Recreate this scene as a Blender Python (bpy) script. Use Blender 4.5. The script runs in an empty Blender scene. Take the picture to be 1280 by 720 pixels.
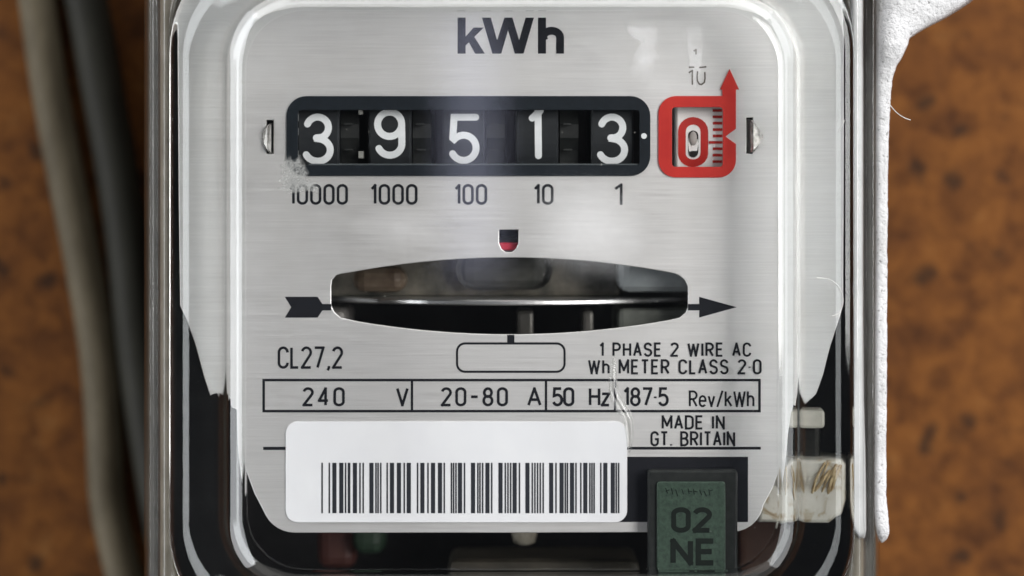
import bpy, bmesh, math, random
from math import sin, cos, pi, radians, sqrt
random.seed(7)
scene = bpy.context.scene
COL = scene.collection

# ------------------------------------------------------------------ scale, camera
S = 0.131e-3            # metres per photo pixel on the nameplate
MM = 0.001
D = 0.45                # camera to nameplate
ZC = (360 - 235) * S    # camera height

def U(px, py, y=0.0):
    """world x, z of a photo position on the plane at depth y (metres)"""
    k = D / (D + y)
    return (px - 640) * S / k, ZC + ((360 - py) * S - ZC) / k

cam = bpy.data.cameras.new('camera')
cam.sensor_width = 36
cam.lens = 36 * D / (1280 * S)
cam.shift_y = -ZC / (1280 * S)
cam.clip_start = 0.01
cam.clip_end = 50
cam.dof.use_dof = True
cam.dof.focus_distance = D - 0.003
cam.dof.aperture_fstop = 8.5
cam_o = bpy.data.objects.new('camera', cam)
COL.objects.link(cam_o)
cam_o.location = (0, -D, ZC)
cam_o.rotation_euler = (pi / 2, 0, 0)
scene.camera = cam_o

# ------------------------------------------------------------------ world, lamps, exposure
w = bpy.data.worlds.new('World')
scene.world = w
w.use_nodes = True
bg = w.node_tree.nodes['Background']
bg.inputs[0].default_value = (0.80, 0.88, 1.0, 1)
bg.inputs[1].default_value = 0.045

from mathutils import Vector
def lamp(name, loc, target, sx, sy, power, color):
    l = bpy.data.lights.new(name, 'AREA')
    l.shape = 'RECTANGLE'
    l.size, l.size_y = sx, sy
    l.energy = power
    l.color = color
    o = bpy.data.objects.new(name, l)
    COL.objects.link(o)
    o.location = loc
    o.rotation_euler = (Vector(target) - Vector(loc)).to_track_quat('-Z', 'Y').to_euler()
    return o

lamp('window_light', (0.66, -0.85, 0.28), (0, 0, 0), 0.40, 0.75, 11.8, (1.0, 0.985, 0.97))
lamp('overhead_light', (0.0, -0.36, 0.82), (0, 0, 0), 1.6, 0.22, 6.4, (0.99, 0.98, 0.97))
lamp('left_strip_light', (-0.80, -0.33, 0.0), (0, 0, 0), 0.22, 1.7, 8.0, (0.95, 0.97, 1.0))
lamp('right_strip_light', (0.80, -0.33, 0.0), (0, 0, 0), 0.20, 1.7, 4.6, (0.96, 0.98, 1.0))
lamp('low_fill_light', (0.0, -0.36, -0.82), (0, 0, 0), 1.6, 0.20, 0.8, (1.0, 0.97, 0.93))  # unseen strip added to carry the cover highlight round the lower corners
lamp('band_glare_light', (-0.026, -1.35, 0.045), (-0.026, 0, 0.045), 0.035, 0.17, 0.040, (0.72, 0.75, 1.0))  # unseen lamp added behind the camera for the bluish glare band
lamp('haze_glare_light', (0.050, -1.35, -0.010), (0.050, 0, -0.010), 0.05, 0.045, 0.016, (0.95, 0.97, 1.0))  # unseen lamp added behind the camera for the whitish glare patch

scene.view_settings.view_transform = 'Standard'
scene.view_settings.look = 'None'
scene.view_settings.exposure = 0
scene.view_settings.gamma = 1
scene.view_settings.use_curve_mapping = False

# ------------------------------------------------------------------ materials
MATS = {}
def mat(name, color=(0.5, 0.5, 0.5), rough=0.5, metal=0.0, spec=0.5, coat=0.0):
    if name in MATS:
        return MATS[name]
    m = bpy.data.materials.new(name)
    m.use_nodes = True
    b = m.node_tree.nodes['Principled BSDF']
    b.inputs['Base Color'].default_value = (*color, 1)
    b.inputs['Roughness'].default_value = rough
    b.inputs['Metallic'].default_value = metal
    b.inputs['Specular IOR Level'].default_value = spec
    b.inputs['Coat Weight'].default_value = coat
    MATS[name] = m
    return m

class NT:
    def __init__(self, m):
        self.t = m.node_tree
        self.n = self.t.nodes
        self.bsdf = self.n.get('Principled BSDF')
        self.out = self.n.get('Material Output')
    def add(self, typ, **kw):
        nd = self.n.new(typ)
        for k, v in kw.items():
            if k.startswith('i_'):
                key = k[2:]
                key = int(key) if key.isdigit() else key.replace('_', ' ')
                nd.inputs[key].default_value = v
            else:
                setattr(nd, k, v)
        return nd
    def link(self, a, b):
        self.t.links.new(a, b)
    def coords(self, scale=(1, 1, 1), which='Object'):
        tc = self.add('ShaderNodeTexCoord')
        mp = self.add('ShaderNodeMapping')
        mp.inputs['Scale'].default_value = scale
        self.link(tc.outputs[which], mp.inputs['Vector'])
        return mp.outputs[0]
    def noise(self, vec, scale, detail=4, rough=0.6, dist=0.0):
        nz = self.add('ShaderNodeTexNoise')
        nz.inputs['Scale'].default_value = scale
        nz.inputs['Detail'].default_value = detail
        nz.inputs['Roughness'].default_value = rough
        nz.inputs['Distortion'].default_value = dist
        self.link(vec, nz.inputs['Vector'])
        return nz.outputs[0]
    def ramp(self, fac, stops):
        r = self.add('ShaderNodeValToRGB')
        e = r.color_ramp.elements
        while len(e) < len(stops):
            e.new(0.5)
        for el, (p, c) in zip(e, stops):
            el.position = p
            el.color = (*c, 1) if len(c) == 3 else c
        self.link(fac, r.inputs[0])
        return r.outputs[0]
    def math(self, op, a, b=None, clamp=False):
        nd = self.add('ShaderNodeMath', operation=op, use_clamp=clamp)
        for i, v in enumerate((a, b)):
            if v is None:
                continue
            if isinstance(v, (int, float)):
                nd.inputs[i].default_value = v
            else:
                self.link(v, nd.inputs[i])
        return nd.outputs[0]
    def mixc(self, fac, a, b, mode='MIX'):
        nd = self.add('ShaderNodeMix', data_type='RGBA', blend_type=mode)
        for sock, v in ((nd.inputs[0], fac), (nd.inputs[6], a), (nd.inputs[7], b)):
            if isinstance(v, (int, float)):
                sock.default_value = v
            elif isinstance(v, tuple):
                sock.default_value = (*v, 1)
            else:
                self.link(v, sock)
        return nd.outputs[2]
    def bump(self, h, strength, dist):
        b = self.add('ShaderNodeBump')
        b.inputs['Strength'].default_value = strength
        b.inputs['Distance'].default_value = dist
        self.link(h, b.inputs['Height'])
        self.link(b.outputs[0], self.bsdf.inputs['Normal'])
        return b

def mat_alu():
    m = mat('brushed_aluminium', (0.7, 0.7, 0.7), 0.4, 0.84)
    n = NT(m)
    v1 = n.coords((55, 1, 3200))
    v2 = n.coords((140, 1, 7000))
    v3 = n.coords((1, 1, 1))
    a = n.noise(v1, 1.0, 3, 0.6)
    b = n.noise(v2, 1.0, 2, 0.6)
    c = n.noise(v3, 45.0, 3, 0.5)
    s = n.math('ADD', n.math('MULTIPLY', a, 0.6), n.math('MULTIPLY', b, 0.4))
    colr = n.ramp(s, [(0.25, (0.74, 0.735, 0.73)), (0.75, (0.92, 0.915, 0.91))])
    colr = n.mixc(n.math('MULTIPLY', c, 0.25), colr, (0.78, 0.76, 0.73))
    d = n.noise(v3, 22.0, 5, 0.65)
    stain = n.ramp(d, [(0.34, (0.86, 0.85, 0.83)), (0.55, (1, 1, 1))])
    colr = n.mixc(0.7, colr, stain, 'MULTIPLY')
    n.link(colr, n.bsdf.inputs['Base Color'])
    r = n.math('ADD', n.math('MULTIPLY', s, 0.22), 0.36)
    n.link(r, n.bsdf.inputs['Roughness'])
    n.bump(s, 0.30, 0.00003)
    return m

def mat_wall():
    m = mat('brown_chipboard', (0.15, 0.06, 0.015), 0.8, 0, 0.25)
    n = NT(m)
    v = n.coords()
    a = n.noise(v, 105, 6, 0.7, 0.3)
    base = n.ramp(a, [(0.26, (0.075, 0.025, 0.006)), (0.47, (0.145, 0.050, 0.0095)), (0.60, (0.195, 0.070, 0.013)), (0.78, (0.25, 0.112, 0.032))])
    b = n.noise(v, 190, 4, 0.6, 0.6)
    grain = n.ramp(b, [(0.30, (0.35, 0.30, 0.28)), (0.52, (1, 1, 1))])
    base = n.mixc(0.75, base, grain, 'MULTIPLY')
    vo = n.add('ShaderNodeTexVoronoi')
    vo.inputs['Scale'].default_value = 135
    vo.inputs['Randomness'].default_value = 1
    wv = n.add('ShaderNodeVectorMath', operation='ADD')
    nz = n.add('ShaderNodeTexNoise')
    nz.inputs['Scale'].default_value = 120
    sc = n.add('ShaderNodeVectorMath', operation='SCALE')
    sc.inputs[3].default_value = 0.008
    n.link(v, nz.inputs['Vector'])
    n.link(nz.outputs[1], sc.inputs[0])
    n.link(v, wv.inputs[0]); n.link(sc.outputs[0], wv.inputs[1])
    n.link(wv.outputs[0], vo.inputs['Vector'])
    spots = n.ramp(vo.outputs[0], [(0.16, (0, 0, 0)), (0.34, (1, 1, 1))])
    # only some cells carry a dark fleck
    sel = n.add('ShaderNodeSeparateColor'); n.link(vo.outputs[1], sel.inputs[0])
    keep = n.math('GREATER_THAN', sel.outputs[0], 0.45)
    spotf = n.math('MAXIMUM', spots, keep)
    base = n.mixc(n.math('MULTIPLY', n.math('SUBTRACT', 1.0, spotf), 0.8), base, (0.028, 0.012, 0.005))
    n.link(base, n.bsdf.inputs['Base Color'])
    n.bump(b, 0.4, 0.0006)
    return m

def mat_cable(name, c0, c1):
    m = mat(name, c0, 0.6, 0, 0.3)
    n = NT(m)
    a = n.noise(n.coords((1, 1, 0.4)), 160, 5, 0.6)
    n.link(n.ramp(a, [(0.3, c0), (0.7, c1)]), n.bsdf.inputs['Base Color'])
    n.bump(a, 0.3, 0.0003)
    return m

def fresnel_fac(n, f0=0.04, gain=0.8):
    lw = n.add('ShaderNodeLayerWeight')
    lw.inputs['Blend'].default_value = 0.5
    p = n.math('POWER', lw.outputs['Facing'], 5.0)
    return n.math('MULTIPLY', n.math('ADD', n.math('MULTIPLY', p, 1 - f0), f0), gain, True)

def mat_clear(name='clear_cover', tint=(0.985, 0.985, 0.983), rough=0.03, f0=0.045):
    m = mat(name)
    n = NT(m)
    n.n.remove(n.bsdf)
    tr = n.add('ShaderNodeBsdfTransparent')
    tr.inputs[0].default_value = (*tint, 1)
    gl = n.add('ShaderNodeBsdfGlossy')
    gl.inputs['Roughness'].default_value = rough
    mx = n.add('ShaderNodeMixShader')
    n.link(fresnel_fac(n, f0), mx.inputs[0])
    n.link(tr.outputs[0], mx.inputs[1])
    n.link(gl.outputs[0], mx.inputs[2])
    n.link(mx.outputs[0], n.out.inputs['Surface'])
    return m

def mat_glass(name, color=(0.93, 0.97, 0.94), rough=0.02, ior=1.5):
    m = mat(name)
    n = NT(m)
    n.n.remove(n.bsdf)
    g = n.add('ShaderNodeBsdfGlass')
    g.inputs['Color'].default_value = (*color, 1)
    g.inputs['Roughness'].default_value = rough
    g.inputs['IOR'].default_value = ior
    n.link(g.outputs[0], n.out.inputs['Surface'])
    return m

def mat_film(name, color, dens, scale, lo, hi):
    """thin chalky film: diffuse white broken up by noise, fading to clear at the rim (uv-free, radial attribute)"""
    m = mat(name)
    n = NT(m)
    n.n.remove(n.bsdf)
    tr = n.add('ShaderNodeBsdfTransparent')
    df = n.add('ShaderNodeBsdfDiffuse')
    df.inputs[0].default_value = (*color, 1)
    at = n.add('ShaderNodeAttribute', attribute_name='film')
    nz = n.noise(n.coords(), scale, 5, 0.65)
    rp = n.ramp(nz, [(lo, (0, 0, 0)), (hi, (1, 1, 1))])
    f = n.math('MULTIPLY', n.math('MULTIPLY', at.outputs['Fac'], rp), dens, True)
    mx = n.add('ShaderNodeMixShader')
    n.link(f, mx.inputs[0]); n.link(tr.outputs[0], mx.inputs[1]); n.link(df.outputs[0], mx.inputs[2])
    n.link(mx.outputs[0], n.out.inputs['Surface'])
    return m

def mat_mottle(name, c0, c1, scale, rough=0.6, metal=0.0, bump=0.2, bd=0.0001, spec=0.4):
    m = mat(name, c0, rough, metal, spec)
    n = NT(m)
    a = n.noise(n.coords(), scale, 5, 0.62)
    n.link(n.ramp(a, [(0.3, c0), (0.7, c1)]), n.bsdf.inputs['Base Color'])
    if bump:
        n.bump(a, bump, bd)
    return m

ALU = mat_alu()
WALL = mat_wall()
INK = mat('black_ink', (0.008, 0.009, 0.013), 0.6, 0, 0.2)
THIN_INK = mat('worn_ink', (0.10, 0.085, 0.07), 0.6, 0, 0.3)
BLACK = mat_mottle('black_plastic', (0.0045, 0.008, 0.012), (0.008, 0.0125, 0.018), 900, 0.5, 0, 0.15, 0.00003, 0.25)
DRUM = mat_mottle('drum_black', (0.008, 0.010, 0.012), (0.014, 0.017, 0.020), 500, 0.5)
GEAR = mat_mottle('gear_grey', (0.010, 0.012, 0.012), (0.030, 0.032, 0.031), 300, 0.5)
INNER = mat_mottle('inner_black', (0.014, 0.014, 0.016), (0.034, 0.033, 0.035), 120, 0.45)
DIGIT = mat_mottle('digit_white', (0.74, 0.77, 0.78), (0.82, 0.84, 0.85), 700, 0.5, 0, 0.1, 0.00002)
RED = mat_mottle('red_paint', (0.46, 0.018, 0.014), (0.53, 0.028, 0.018), 260, 0.45, 0, 0.1, 0.00003)
DRUMW = mat_mottle('drum_white', (0.86, 0.83, 0.81), (0.92, 0.90, 0.88), 400, 0.45)
METAL = mat_mottle('bright_metal', (0.14, 0.135, 0.13), (0.38, 0.37, 0.35), 1500, 0.34, 1.0, 0.2, 0.00005)
DISC = mat_mottle('disc_aluminium', (0.84, 0.84, 0.83), (0.90, 0.90, 0.89), 200, 0.36, 1.0, 0.05, 0.00003)
STICK = mat_mottle('label_white', (0.80, 0.81, 0.84), (0.84, 0.85, 0.87), 160, 0.42, 0, 0.08, 0.00004)
CLEAR = mat_clear()
BEAD = mat_glass('rim_glass', (0.985, 0.992, 0.988), 0.0)
def mat_sealant():
    m = mat('white_sealant', (0.8, 0.8, 0.8), 0.75, 0, 0.3)
    n = NT(m)
    v = n.coords()
    a = n.noise(v, 420, 5, 0.7)
    b = n.noise(v, 1500, 3, 0.6)
    c = n.noise(v, 130, 4, 0.6)
    col = n.ramp(c, [(0.3, (0.60, 0.60, 0.60)), (0.65, (0.78, 0.78, 0.79))])
    pits = n.ramp(b, [(0.30, (0.30, 0.29, 0.28)), (0.40, (1, 1, 1))])
    col = n.mixc(0.8, col, pits, 'MULTIPLY')
    n.link(col, n.bsdf.inputs['Base Color'])
    n.bump(n.math('ADD', a, n.math('MULTIPLY', b, 0.4)), 0.9, 0.0007)
    return m
SEALANT = mat_sealant()
GREEN = mat_mottle('green_seal_metal', (0.014, 0.031, 0.021), (0.040, 0.072, 0.050), 1300, 0.5, 0.0, 0.6, 0.00012)
GREEND = mat_mottle('green_letter', (0.003, 0.006, 0.005), (0.006, 0.011, 0.008), 500, 0.6, 0, 0.2, 0.0001, 0.2)
SEALB = mat_mottle('seal_frame', (0.008, 0.010, 0.010), (0.018, 0.021, 0.020), 700, 0.55, 0, 0.3, 0.0001, 0.25)
CREAM = mat_mottle('cream_plastic', (0.45, 0.43, 0.37), (0.62, 0.60, 0.53), 200, 0.5)
STRAND = mat_mottle('tan_wire', (0.30, 0.20, 0.09), (0.50, 0.40, 0.24), 500, 0.7)
BROWN = mat_mottle('brown_bracket', (0.09, 0.06, 0.04), (0.22, 0.17, 0.12), 260, 0.45, 0.1)
REFL_RED = mat_mottle('reflection_red', (0.07, 0.022, 0.018), (0.12, 0.045, 0.035), 200, 0.5)
REFL_GREEN = mat_mottle('reflection_green', (0.018, 0.04, 0.022), (0.035, 0.065, 0.04), 200, 0.5)
GREYC = mat_cable('cable_grey', (0.078, 0.063, 0.039), (0.155, 0.129, 0.084))
DARKC = mat_cable('cable_dark', (0.016, 0.0155, 0.011), (0.030, 0.029, 0.021))
HAIR = mat('pale_fibre', (0.75, 0.74, 0.72), 0.6)

# ------------------------------------------------------------------ object helpers
def link_mesh(name, me, material=None, parent=None, smooth=False):
    if material is not None:
        me.materials.clear()
        me.materials.append(material)
    if smooth:
        for p in me.polygons:
            p.use_smooth = True
    o = bpy.data.objects.new(name, me)
    COL.objects.link(o)
    if parent is not None:
        o.parent = parent
    return o

def from_py(name, vs, fs, material, parent=None, smooth=False):
    me = bpy.data.meshes.new(name)
    me.from_pydata(vs, [], fs)
    me.validate()
    bm = bmesh.new(); bm.from_mesh(me)
    bmesh.ops.recalc_face_normals(bm, faces=bm.faces)
    bm.to_mesh(me); bm.free()
    return link_mesh(name, me, material, parent, smooth)

def empty(name, loc, label, cat, group=None):
    o = bpy.data.objects.new(name, None)
    o.empty_display_size = 0.01
    COL.objects.link(o)
    o.location = loc
    o['label'] = label; o['category'] = cat
    if group: o['group'] = group
    return o

def tag(o, label, cat, group=None):
    o['label'] = label; o['category'] = cat
    if group: o['group'] = group
    return o

def rrect(x0, y0, x1, y1, r, n=8):
    """rounded rectangle loop in photo pixels"""
    pts = []
    for cx, cy, a in ((x1 - r, y0 + r, -90), (x1 - r, y1 - r, 0), (x0 + r, y1 - r, 90), (x0 + r, y0 + r, 180)):
        for i in range(n + 1):
            t = radians(a + 90 * i / n)
            pts.append((cx + r * cos(t), cy + r * sin(t)))
    return pts

def plate(name, loops, y, thick, material, parent, bevel=0.0):
    """flat plate from pixel loops (first outer, others holes); front face at depth y, body behind it"""
    cu = bpy.data.curves.new(name, 'CURVE')
    cu.dimensions = '2D'
    cu.fill_mode = 'BOTH'
    cu.extrude = max(thick / 2 - bevel, 1e-6)
    cu.bevel_depth = bevel
    cu.bevel_resolution = 1
    cu.offset = -bevel
    for lp in loops:
        sp = cu.splines.new('POLY')
        sp.points.add(len(lp) - 1)
        for p, (a, b) in zip(sp.points, lp):
            x, z = U(a, b, y)
            p.co = (x, z, 0, 1)
        sp.use_cyclic_u = True
    tmp = bpy.data.objects.new('tmp', cu)
    COL.objects.link(tmp)
    dg = bpy.context.evaluated_depsgraph_get()
    me = bpy.data.meshes.new_from_object(tmp.evaluated_get(dg))
    bpy.data.objects.remove(tmp)
    bpy.data.curves.remove(cu)
    for v in me.vertices:
        x, z, d = v.co
        v.co = (x, y + thick / 2 - d, z)
    bm = bmesh.new(); bm.from_mesh(me)
    bmesh.ops.remove_doubles(bm, verts=bm.verts, dist=1e-7)
    bmesh.ops.recalc_face_normals(bm, faces=bm.faces)
    bm.to_mesh(me); bm.free()
    return link_mesh(name, me, material, parent)

# --- monoline stroke lettering -----------------------------------------------------
def arc(cx, cy, rx, ry, a0, a1, n=12):
    return [(cx + rx * cos(radians(a0 + (a1 - a0) * i / n)), cy + ry * sin(radians(a0 + (a1 - a0) * i / n))) for i in range(n + 1)]
W = 0.44
def stadium(w=W, r=None):
    r = w / 2 if r is None else r
    return arc(w - r, 1 - r, r, r, 0, 90, 8) + arc(r, 1 - r, r, r, 90, 180, 8) + arc(r, r, r, r, 180, 270, 8) + arc(w - r, r, r, r, 270, 360, 8) + [(w, 1 - r)]
GL = {
 '0': (W, [stadium()]),
 'O': (W, [stadium()]),
 '1': (0.17, [[(0, .80), (.17, 1), (.17, 0)]]),
 '2': (W, [arc(.22, .76, .22, .24, 165, -25, 14) + [(0, 0), (W, 0)]]),
 '3': (W, [arc(.21, .76, .20, .24, 160, -75, 14) + [(.17, .53)], [(.17, .53)] + arc(.21, .265, .23, .265, 75, -155, 16)]),
 '4': (W, [[(.32, 0), (.32, 1), (0, .27), (W, .27)]]),
 '5': (W, [[(W - .03, 1), (.06, 1), (.03, .55)] + arc(.21, .31, .23, .31, 118, -155, 16)]),
 '7': (W, [[(0, 1), (W, 1), (.14, 0)]]),
 '8': (W, [arc(.22, .755, .19, .245, 0, 360, 20), arc(.22, .27, .22, .27, 0, 360, 20)]),
 '9': (W, [arc(.22, .70, .22, .30, 0, 360, 20), [(W, .70), (W, .30)] + arc(.22, .27, .22, .27, 0, -155, 12)]),
 'A': (.46, [[(0, 0), (.23, 1), (.46, 0)], [(.08, .33), (.38, .33)]]),
 'B': (W, [[(0, .52), (0, 1)] + arc(.2, .76, .21, .24, 90, -90) + [(0, .52)], [(0, .52)] + arc(.2, .26, .24, .26, 90, -90) + [(0, 0), (0, .52)]]),
 'C': (W, [arc(.22, .76, .22, .24, 0, 180) + arc(.22, .24, .22, .24, 180, 360)]),
 'D': (W, [[(0, 0), (0, 1)] + arc(.2, .74, .24, .26, 90, 0, 8) + arc(.2, .26, .24, .26, 0, -90, 8) + [(0, 0)]]),
 'E': (.38, [[(.38, 1), (0, 1), (0, 0), (.38, 0)], [(0, .52), (.34, .52)]]),
 'G': (W, [arc(.22, .76, .22, .24, 0, 180) + arc(.22, .24, .22, .24, 180, 360) + [(W, .47), (.24, .47)]]),
 'H': (W, [[(0, 0), (0, 1)], [(W, 0), (W, 1)], [(0, .52), (W, .52)]]),
 'I': (0.02, [[(0.01, 0), (0.01, 1)]]),
 'L': (.34, [[(0, 1), (0, 0), (.34, 0)]]),
 'M': (.56, [[(0, 0), (0, 1), (.28, .25), (.56, 1), (.56, 0)]]),
 'N': (W, [[(0, 0), (0, 1), (W, 0), (W, 1)]]),
 'P': (W, [[(0, 0), (0, 1)] + arc(.2, .73, .24, .27, 90, -90) + [(0, .46)]]),
 'R': (W, [[(0, 0), (0, 1)] + arc(.2, .74, .24, .26, 90, -90) + [(0, .48)], [(.2, .48), (W, 0)]]),
 'S': (W, [arc(.22, .75, .21, .25, 10, 220, 12) + arc(.22, .26, .22, .26, 50, -165, 14)]),
 'T': (.42, [[(0, 1), (.42, 1)], [(.21, 1), (.21, 0)]]),
 'V': (.44, [[(0, 1), (.22, 0), (.44, 1)]]),
 'W': (.68, [[(0, 1), (.17, 0), (.34, .9), (.51, 0), (.68, 1)]]),
 'e': (.38, [[(0, .36), (.38, .36)] + arc(.19, .42, .19, .26, 0, 180, 10) + arc(.19, .24, .19, .24, 180, 325, 10)]),
 'h': (.36, [[(0, 0), (0, 1)], [(0, .45)] + arc(.18, .46, .18, .22, 180, 0, 10) + [(.36, 0)]]),
 'k': (.36, [[(0, 0), (0, 1)], [(.34, .70), (.03, .34)], [(.12, .44), (.38, 0)]]),
 'v': (.36, [[(0, .68), (.18, 0), (.36, .68)]]),
 'z': (.34, [[(0, .68), (.34, .68), (0, 0), (.34, 0)]]),
 '/': (.34, [[(0, -.05), (.34, 1.05)]]),
 '.': (.06, [[(.03, -.02), (.03, .08)]]),
 ',': (.10, [[(.08, .08), (.08, -.02), (.02, -.14)]]),
 '\u00b7': (.05, [[(.025, .42), (.025, .52)]]),
 '-': (.34, [[(0, .50), (.34, .50)]]),
 ' ': (.20, []),
}

def ribbon(path, hw, caps):
    """outline of a stroke as verts/faces in 2-D"""
    closed = len(path) > 3 and abs(path[0][0] - path[-1][0]) < 1e-6 and abs(path[0][1] - path[-1][1]) < 1e-6
    p = [path[0]]
    for q in path[1:]:
        if (q[0] - p[-1][0]) ** 2 + (q[1] - p[-1][1]) ** 2 > 1e-6:
            p.append(q)
    if closed and len(p) > 1 and (p[0][0] - p[-1][0]) ** 2 + (p[0][1] - p[-1][1]) ** 2 < 1e-6:
        p = p[:-1]
    n = len(p)
    vs, fs = [], []
    def nrm(a, b):
        dx, dy = b[0] - a[0], b[1] - a[1]
        l = sqrt(dx * dx + dy * dy)
        return (-dy / l, dx / l)
    for i in range(n):
        a = p[i - 1] if (i > 0 or closed) else None
        b = p[(i + 1) % n] if (i < n - 1 or closed) else None
        if a is None: nx, ny = nrm(p[i], b); m = 1
        elif b is None: nx, ny = nrm(a, p[i]); m = 1
        else:
            n1, n2 = nrm(a, p[i]), nrm(p[i], b)
            nx, ny = n1[0] + n2[0], n1[1] + n2[1]
            l = sqrt(nx * nx + ny * ny) or 1e-6
            nx, ny = nx / l, ny / l
            m = min(1 / max(nx * n1[0] + ny * n1[1], 0.3), 1.7)
        vs.append((p[i][0] + nx * hw * m, p[i][1] + ny * hw * m))
        vs.append((p[i][0] - nx * hw * m, p[i][1] - ny * hw * m))
    for i in range(n if closed else n - 1):
        j = (i + 1) % n
        fs.append((2 * i, 2 * i + 1, 2 * j + 1, 2 * j))
    if caps and not closed:
        for e, sgn in ((0, 1), (n - 1, -1)):
            u, v = vs[2 * e], vs[2 * e + 1]
            cx, cy = p[e]
            a0 = math.atan2(u[1] - cy, u[0] - cx)
            base = len(vs)
            k = 7
            for i in range(1, k):
                t = a0 + sgn * pi * i / k
                vs.append((cx + hw * cos(t), cy + hw * sin(t)))
            fs.append(tuple([2 * e] + list(range(base, base + k - 1)) + [2 * e + 1]))
    return vs, fs

def text_paths(s, x0, x1, y0, y1, stroke, gap=0.15):
    """pixel paths of a line of lettering filling the given pixel box (stroke included)"""
    h = (y1 - y0) - stroke
    tot = sum(GL[c][0] for c in s)
    gaps = len(s) - 1
    wid = (x1 - x0) - stroke
    # spacing grows with the box, letters keep at least their proportions
    nat = tot + gaps * gap
    sx = wid / nat if nat > 0 else h
    out = []
    x = x0 + stroke / 2
    for c in s:
        gw, paths = GL[c]
        for pa in paths:
            out.append([(x + a * sx, y1 - stroke / 2 - b * h) for a, b in pa])
        x += (gw + gap) * sx
    return out

def stroke_mesh(name, paths, stroke, y, material, parent, caps=False, step=0.000004, mapper=None):
    vs, fs = [], []
    split = []
    for pa in paths:
        cur = [pa[0]]
        for k in range(1, len(pa)):
            cur.append(pa[k])
            if k < len(pa) - 1:
                ax, ay = pa[k][0] - pa[k - 1][0], pa[k][1] - pa[k - 1][1]
                bx_, by_ = pa[k + 1][0] - pa[k][0], pa[k + 1][1] - pa[k][1]
                la, lb = math.hypot(ax, ay), math.hypot(bx_, by_)
                if la > stroke and lb > stroke and (ax * bx_ + ay * by_) / (la * lb) < -0.15:
                    e = 0.42 * stroke
                    cur[-1] = (pa[k][0] + ax / la * e, pa[k][1] + ay / la * e)
                    split.append(cur)
                    cur = [(pa[k][0] - bx_ / lb * e, pa[k][1] - by_ / lb * e)]
        split.append(cur)
    paths = split
    for i, pa in enumerate(paths):
        if mapper:
            q = [pa[0]]
            for e in pa[1:]:
                d = math.hypot(e[0] - q[-1][0], e[1] - q[-1][1])
                a0 = q[-1]
                k = max(1, int(d / 2.0))
                q += [(a0[0] + (e[0] - a0[0]) * j / k, a0[1] + (e[1] - a0[1]) * j / k) for j in range(1, k + 1)]
            pa = q
        v2, f2 = ribbon(pa, stroke / 2, caps)
        b = len(vs)
        for (a, c) in v2:
            if mapper:
                vs.append(mapper(a, c, i * step))
            else:
                x, z = U(a, c, y)
                vs.append((x, y - i * step, z))
        fs += [tuple(b + k for k in f) for f in f2]
    me = bpy.data.meshes.new(name)
    me.from_pydata(vs, [], fs)
    bm = bmesh.new(); bm.from_mesh(me)
    for f in bm.faces:
        f.normal_update()
        if f.normal.y > 0:
            f.normal_flip()
    bm.to_mesh(me); bm.free()
    return link_mesh(name, me, material, parent)

def box(name, px0, py0, px1, py1, y0, y1, material, parent, bevel=0.0, seg=2):
    x0, z1 = U(px0, py0, y0); x1, z0 = U(px1, py1, y0)
    bm = bmesh.new()
    bmesh.ops.create_cube(bm, size=1)
    for v in bm.verts:
        v.co = ((x0 + x1) / 2 + v.co.x * (x1 - x0), (y0 + y1) / 2 + v.co.y * (y1 - y0), (z0 + z1) / 2 + v.co.z * (z1 - z0))
    if bevel:
        bmesh.ops.bevel(bm, geom=bm.edges[:], offset=bevel, segments=seg, affect='EDGES', profile=0.5)
    me = bpy.data.meshes.new(name)
    bm.to_mesh(me); bm.free()
    return link_mesh(name, me, material, parent)

def tube(name, pts, rad, material, parent=None, res=14, ends=True):
    """swept round tube through world points; rad is a number or list"""
    pts = [Vector(p) for p in pts]
    n = len(pts)
    vs, fs = [], []
    for i, p in enumerate(pts):
        t = (pts[min(i + 1, n - 1)] - pts[max(i - 1, 0)]).normalized()
        a = t.cross(Vector((0, 1, 0)))
        if a.length < 1e-4: a = t.cross(Vector((1, 0, 0)))
        a.normalize(); b = t.cross(a)
        r = rad[i] if isinstance(rad, (list, tuple)) else rad
        for j in range(res):
            q = 2 * pi * j / res
            vs.append(tuple(p + a * r * cos(q) + b * r * sin(q)))
    for i in range(n - 1):
        for j in range(res):
            k = (j + 1) % res
            fs.append((i * res + j, i * res + k, (i + 1) * res + k, (i + 1) * res + j))
    if ends:
        fs.append(tuple(range(res))); fs.append(tuple((n - 1) * res + j for j in range(res)))
    return from_py(name, vs, fs, material, parent, True)

def smooth_pts(pts, sub=8):
    """Catmull-Rom through points"""
    out = []
    P = [pts[0]] + list(pts) + [pts[-1]]
    for i in range(1, len(P) - 2):
        p0, p1, p2, p3 = [Vector(q) for q in P[i - 1:i + 3]]
        for k in range(sub):
            t = k / sub
            out.append(tuple(0.5 * ((2 * p1) + (p2 - p0) * t + (2 * p0 - 5 * p1 + 4 * p2 - p3) * t * t + (3 * p1 - p0 - 3 * p2 + p3) * t ** 3)))
    out.append(tuple(pts[-1]))
    return out

def lathe_x(name, cx0, cx1, cy, cz, R, material, parent, seg=72, bev=0.0):
    """cylinder along x with softened ends"""
    prof = [(cx0, 0), (cx0, R - bev), (cx0 + bev, R), (cx1 - bev, R), (cx1, R - bev), (cx1, 0)] if bev else [(cx0, 0), (cx0, R), (cx1, R), (cx1, 0)]
    vs, fs = [], []
    m = len(prof)
    for i in range(seg):
        a = 2 * pi * i / seg
        for x, r in prof:
            vs.append((x, cy - max(r, 1e-5) * cos(a), cz + max(r, 1e-5) * sin(a)))
    for i in range(seg):
        j = (i + 1) % seg
        for k in range(m - 1):
            fs.append((i * m + k, i * m + k + 1, j * m + k + 1, j * m + k))
    return from_py(name, vs, fs, material, parent)

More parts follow.
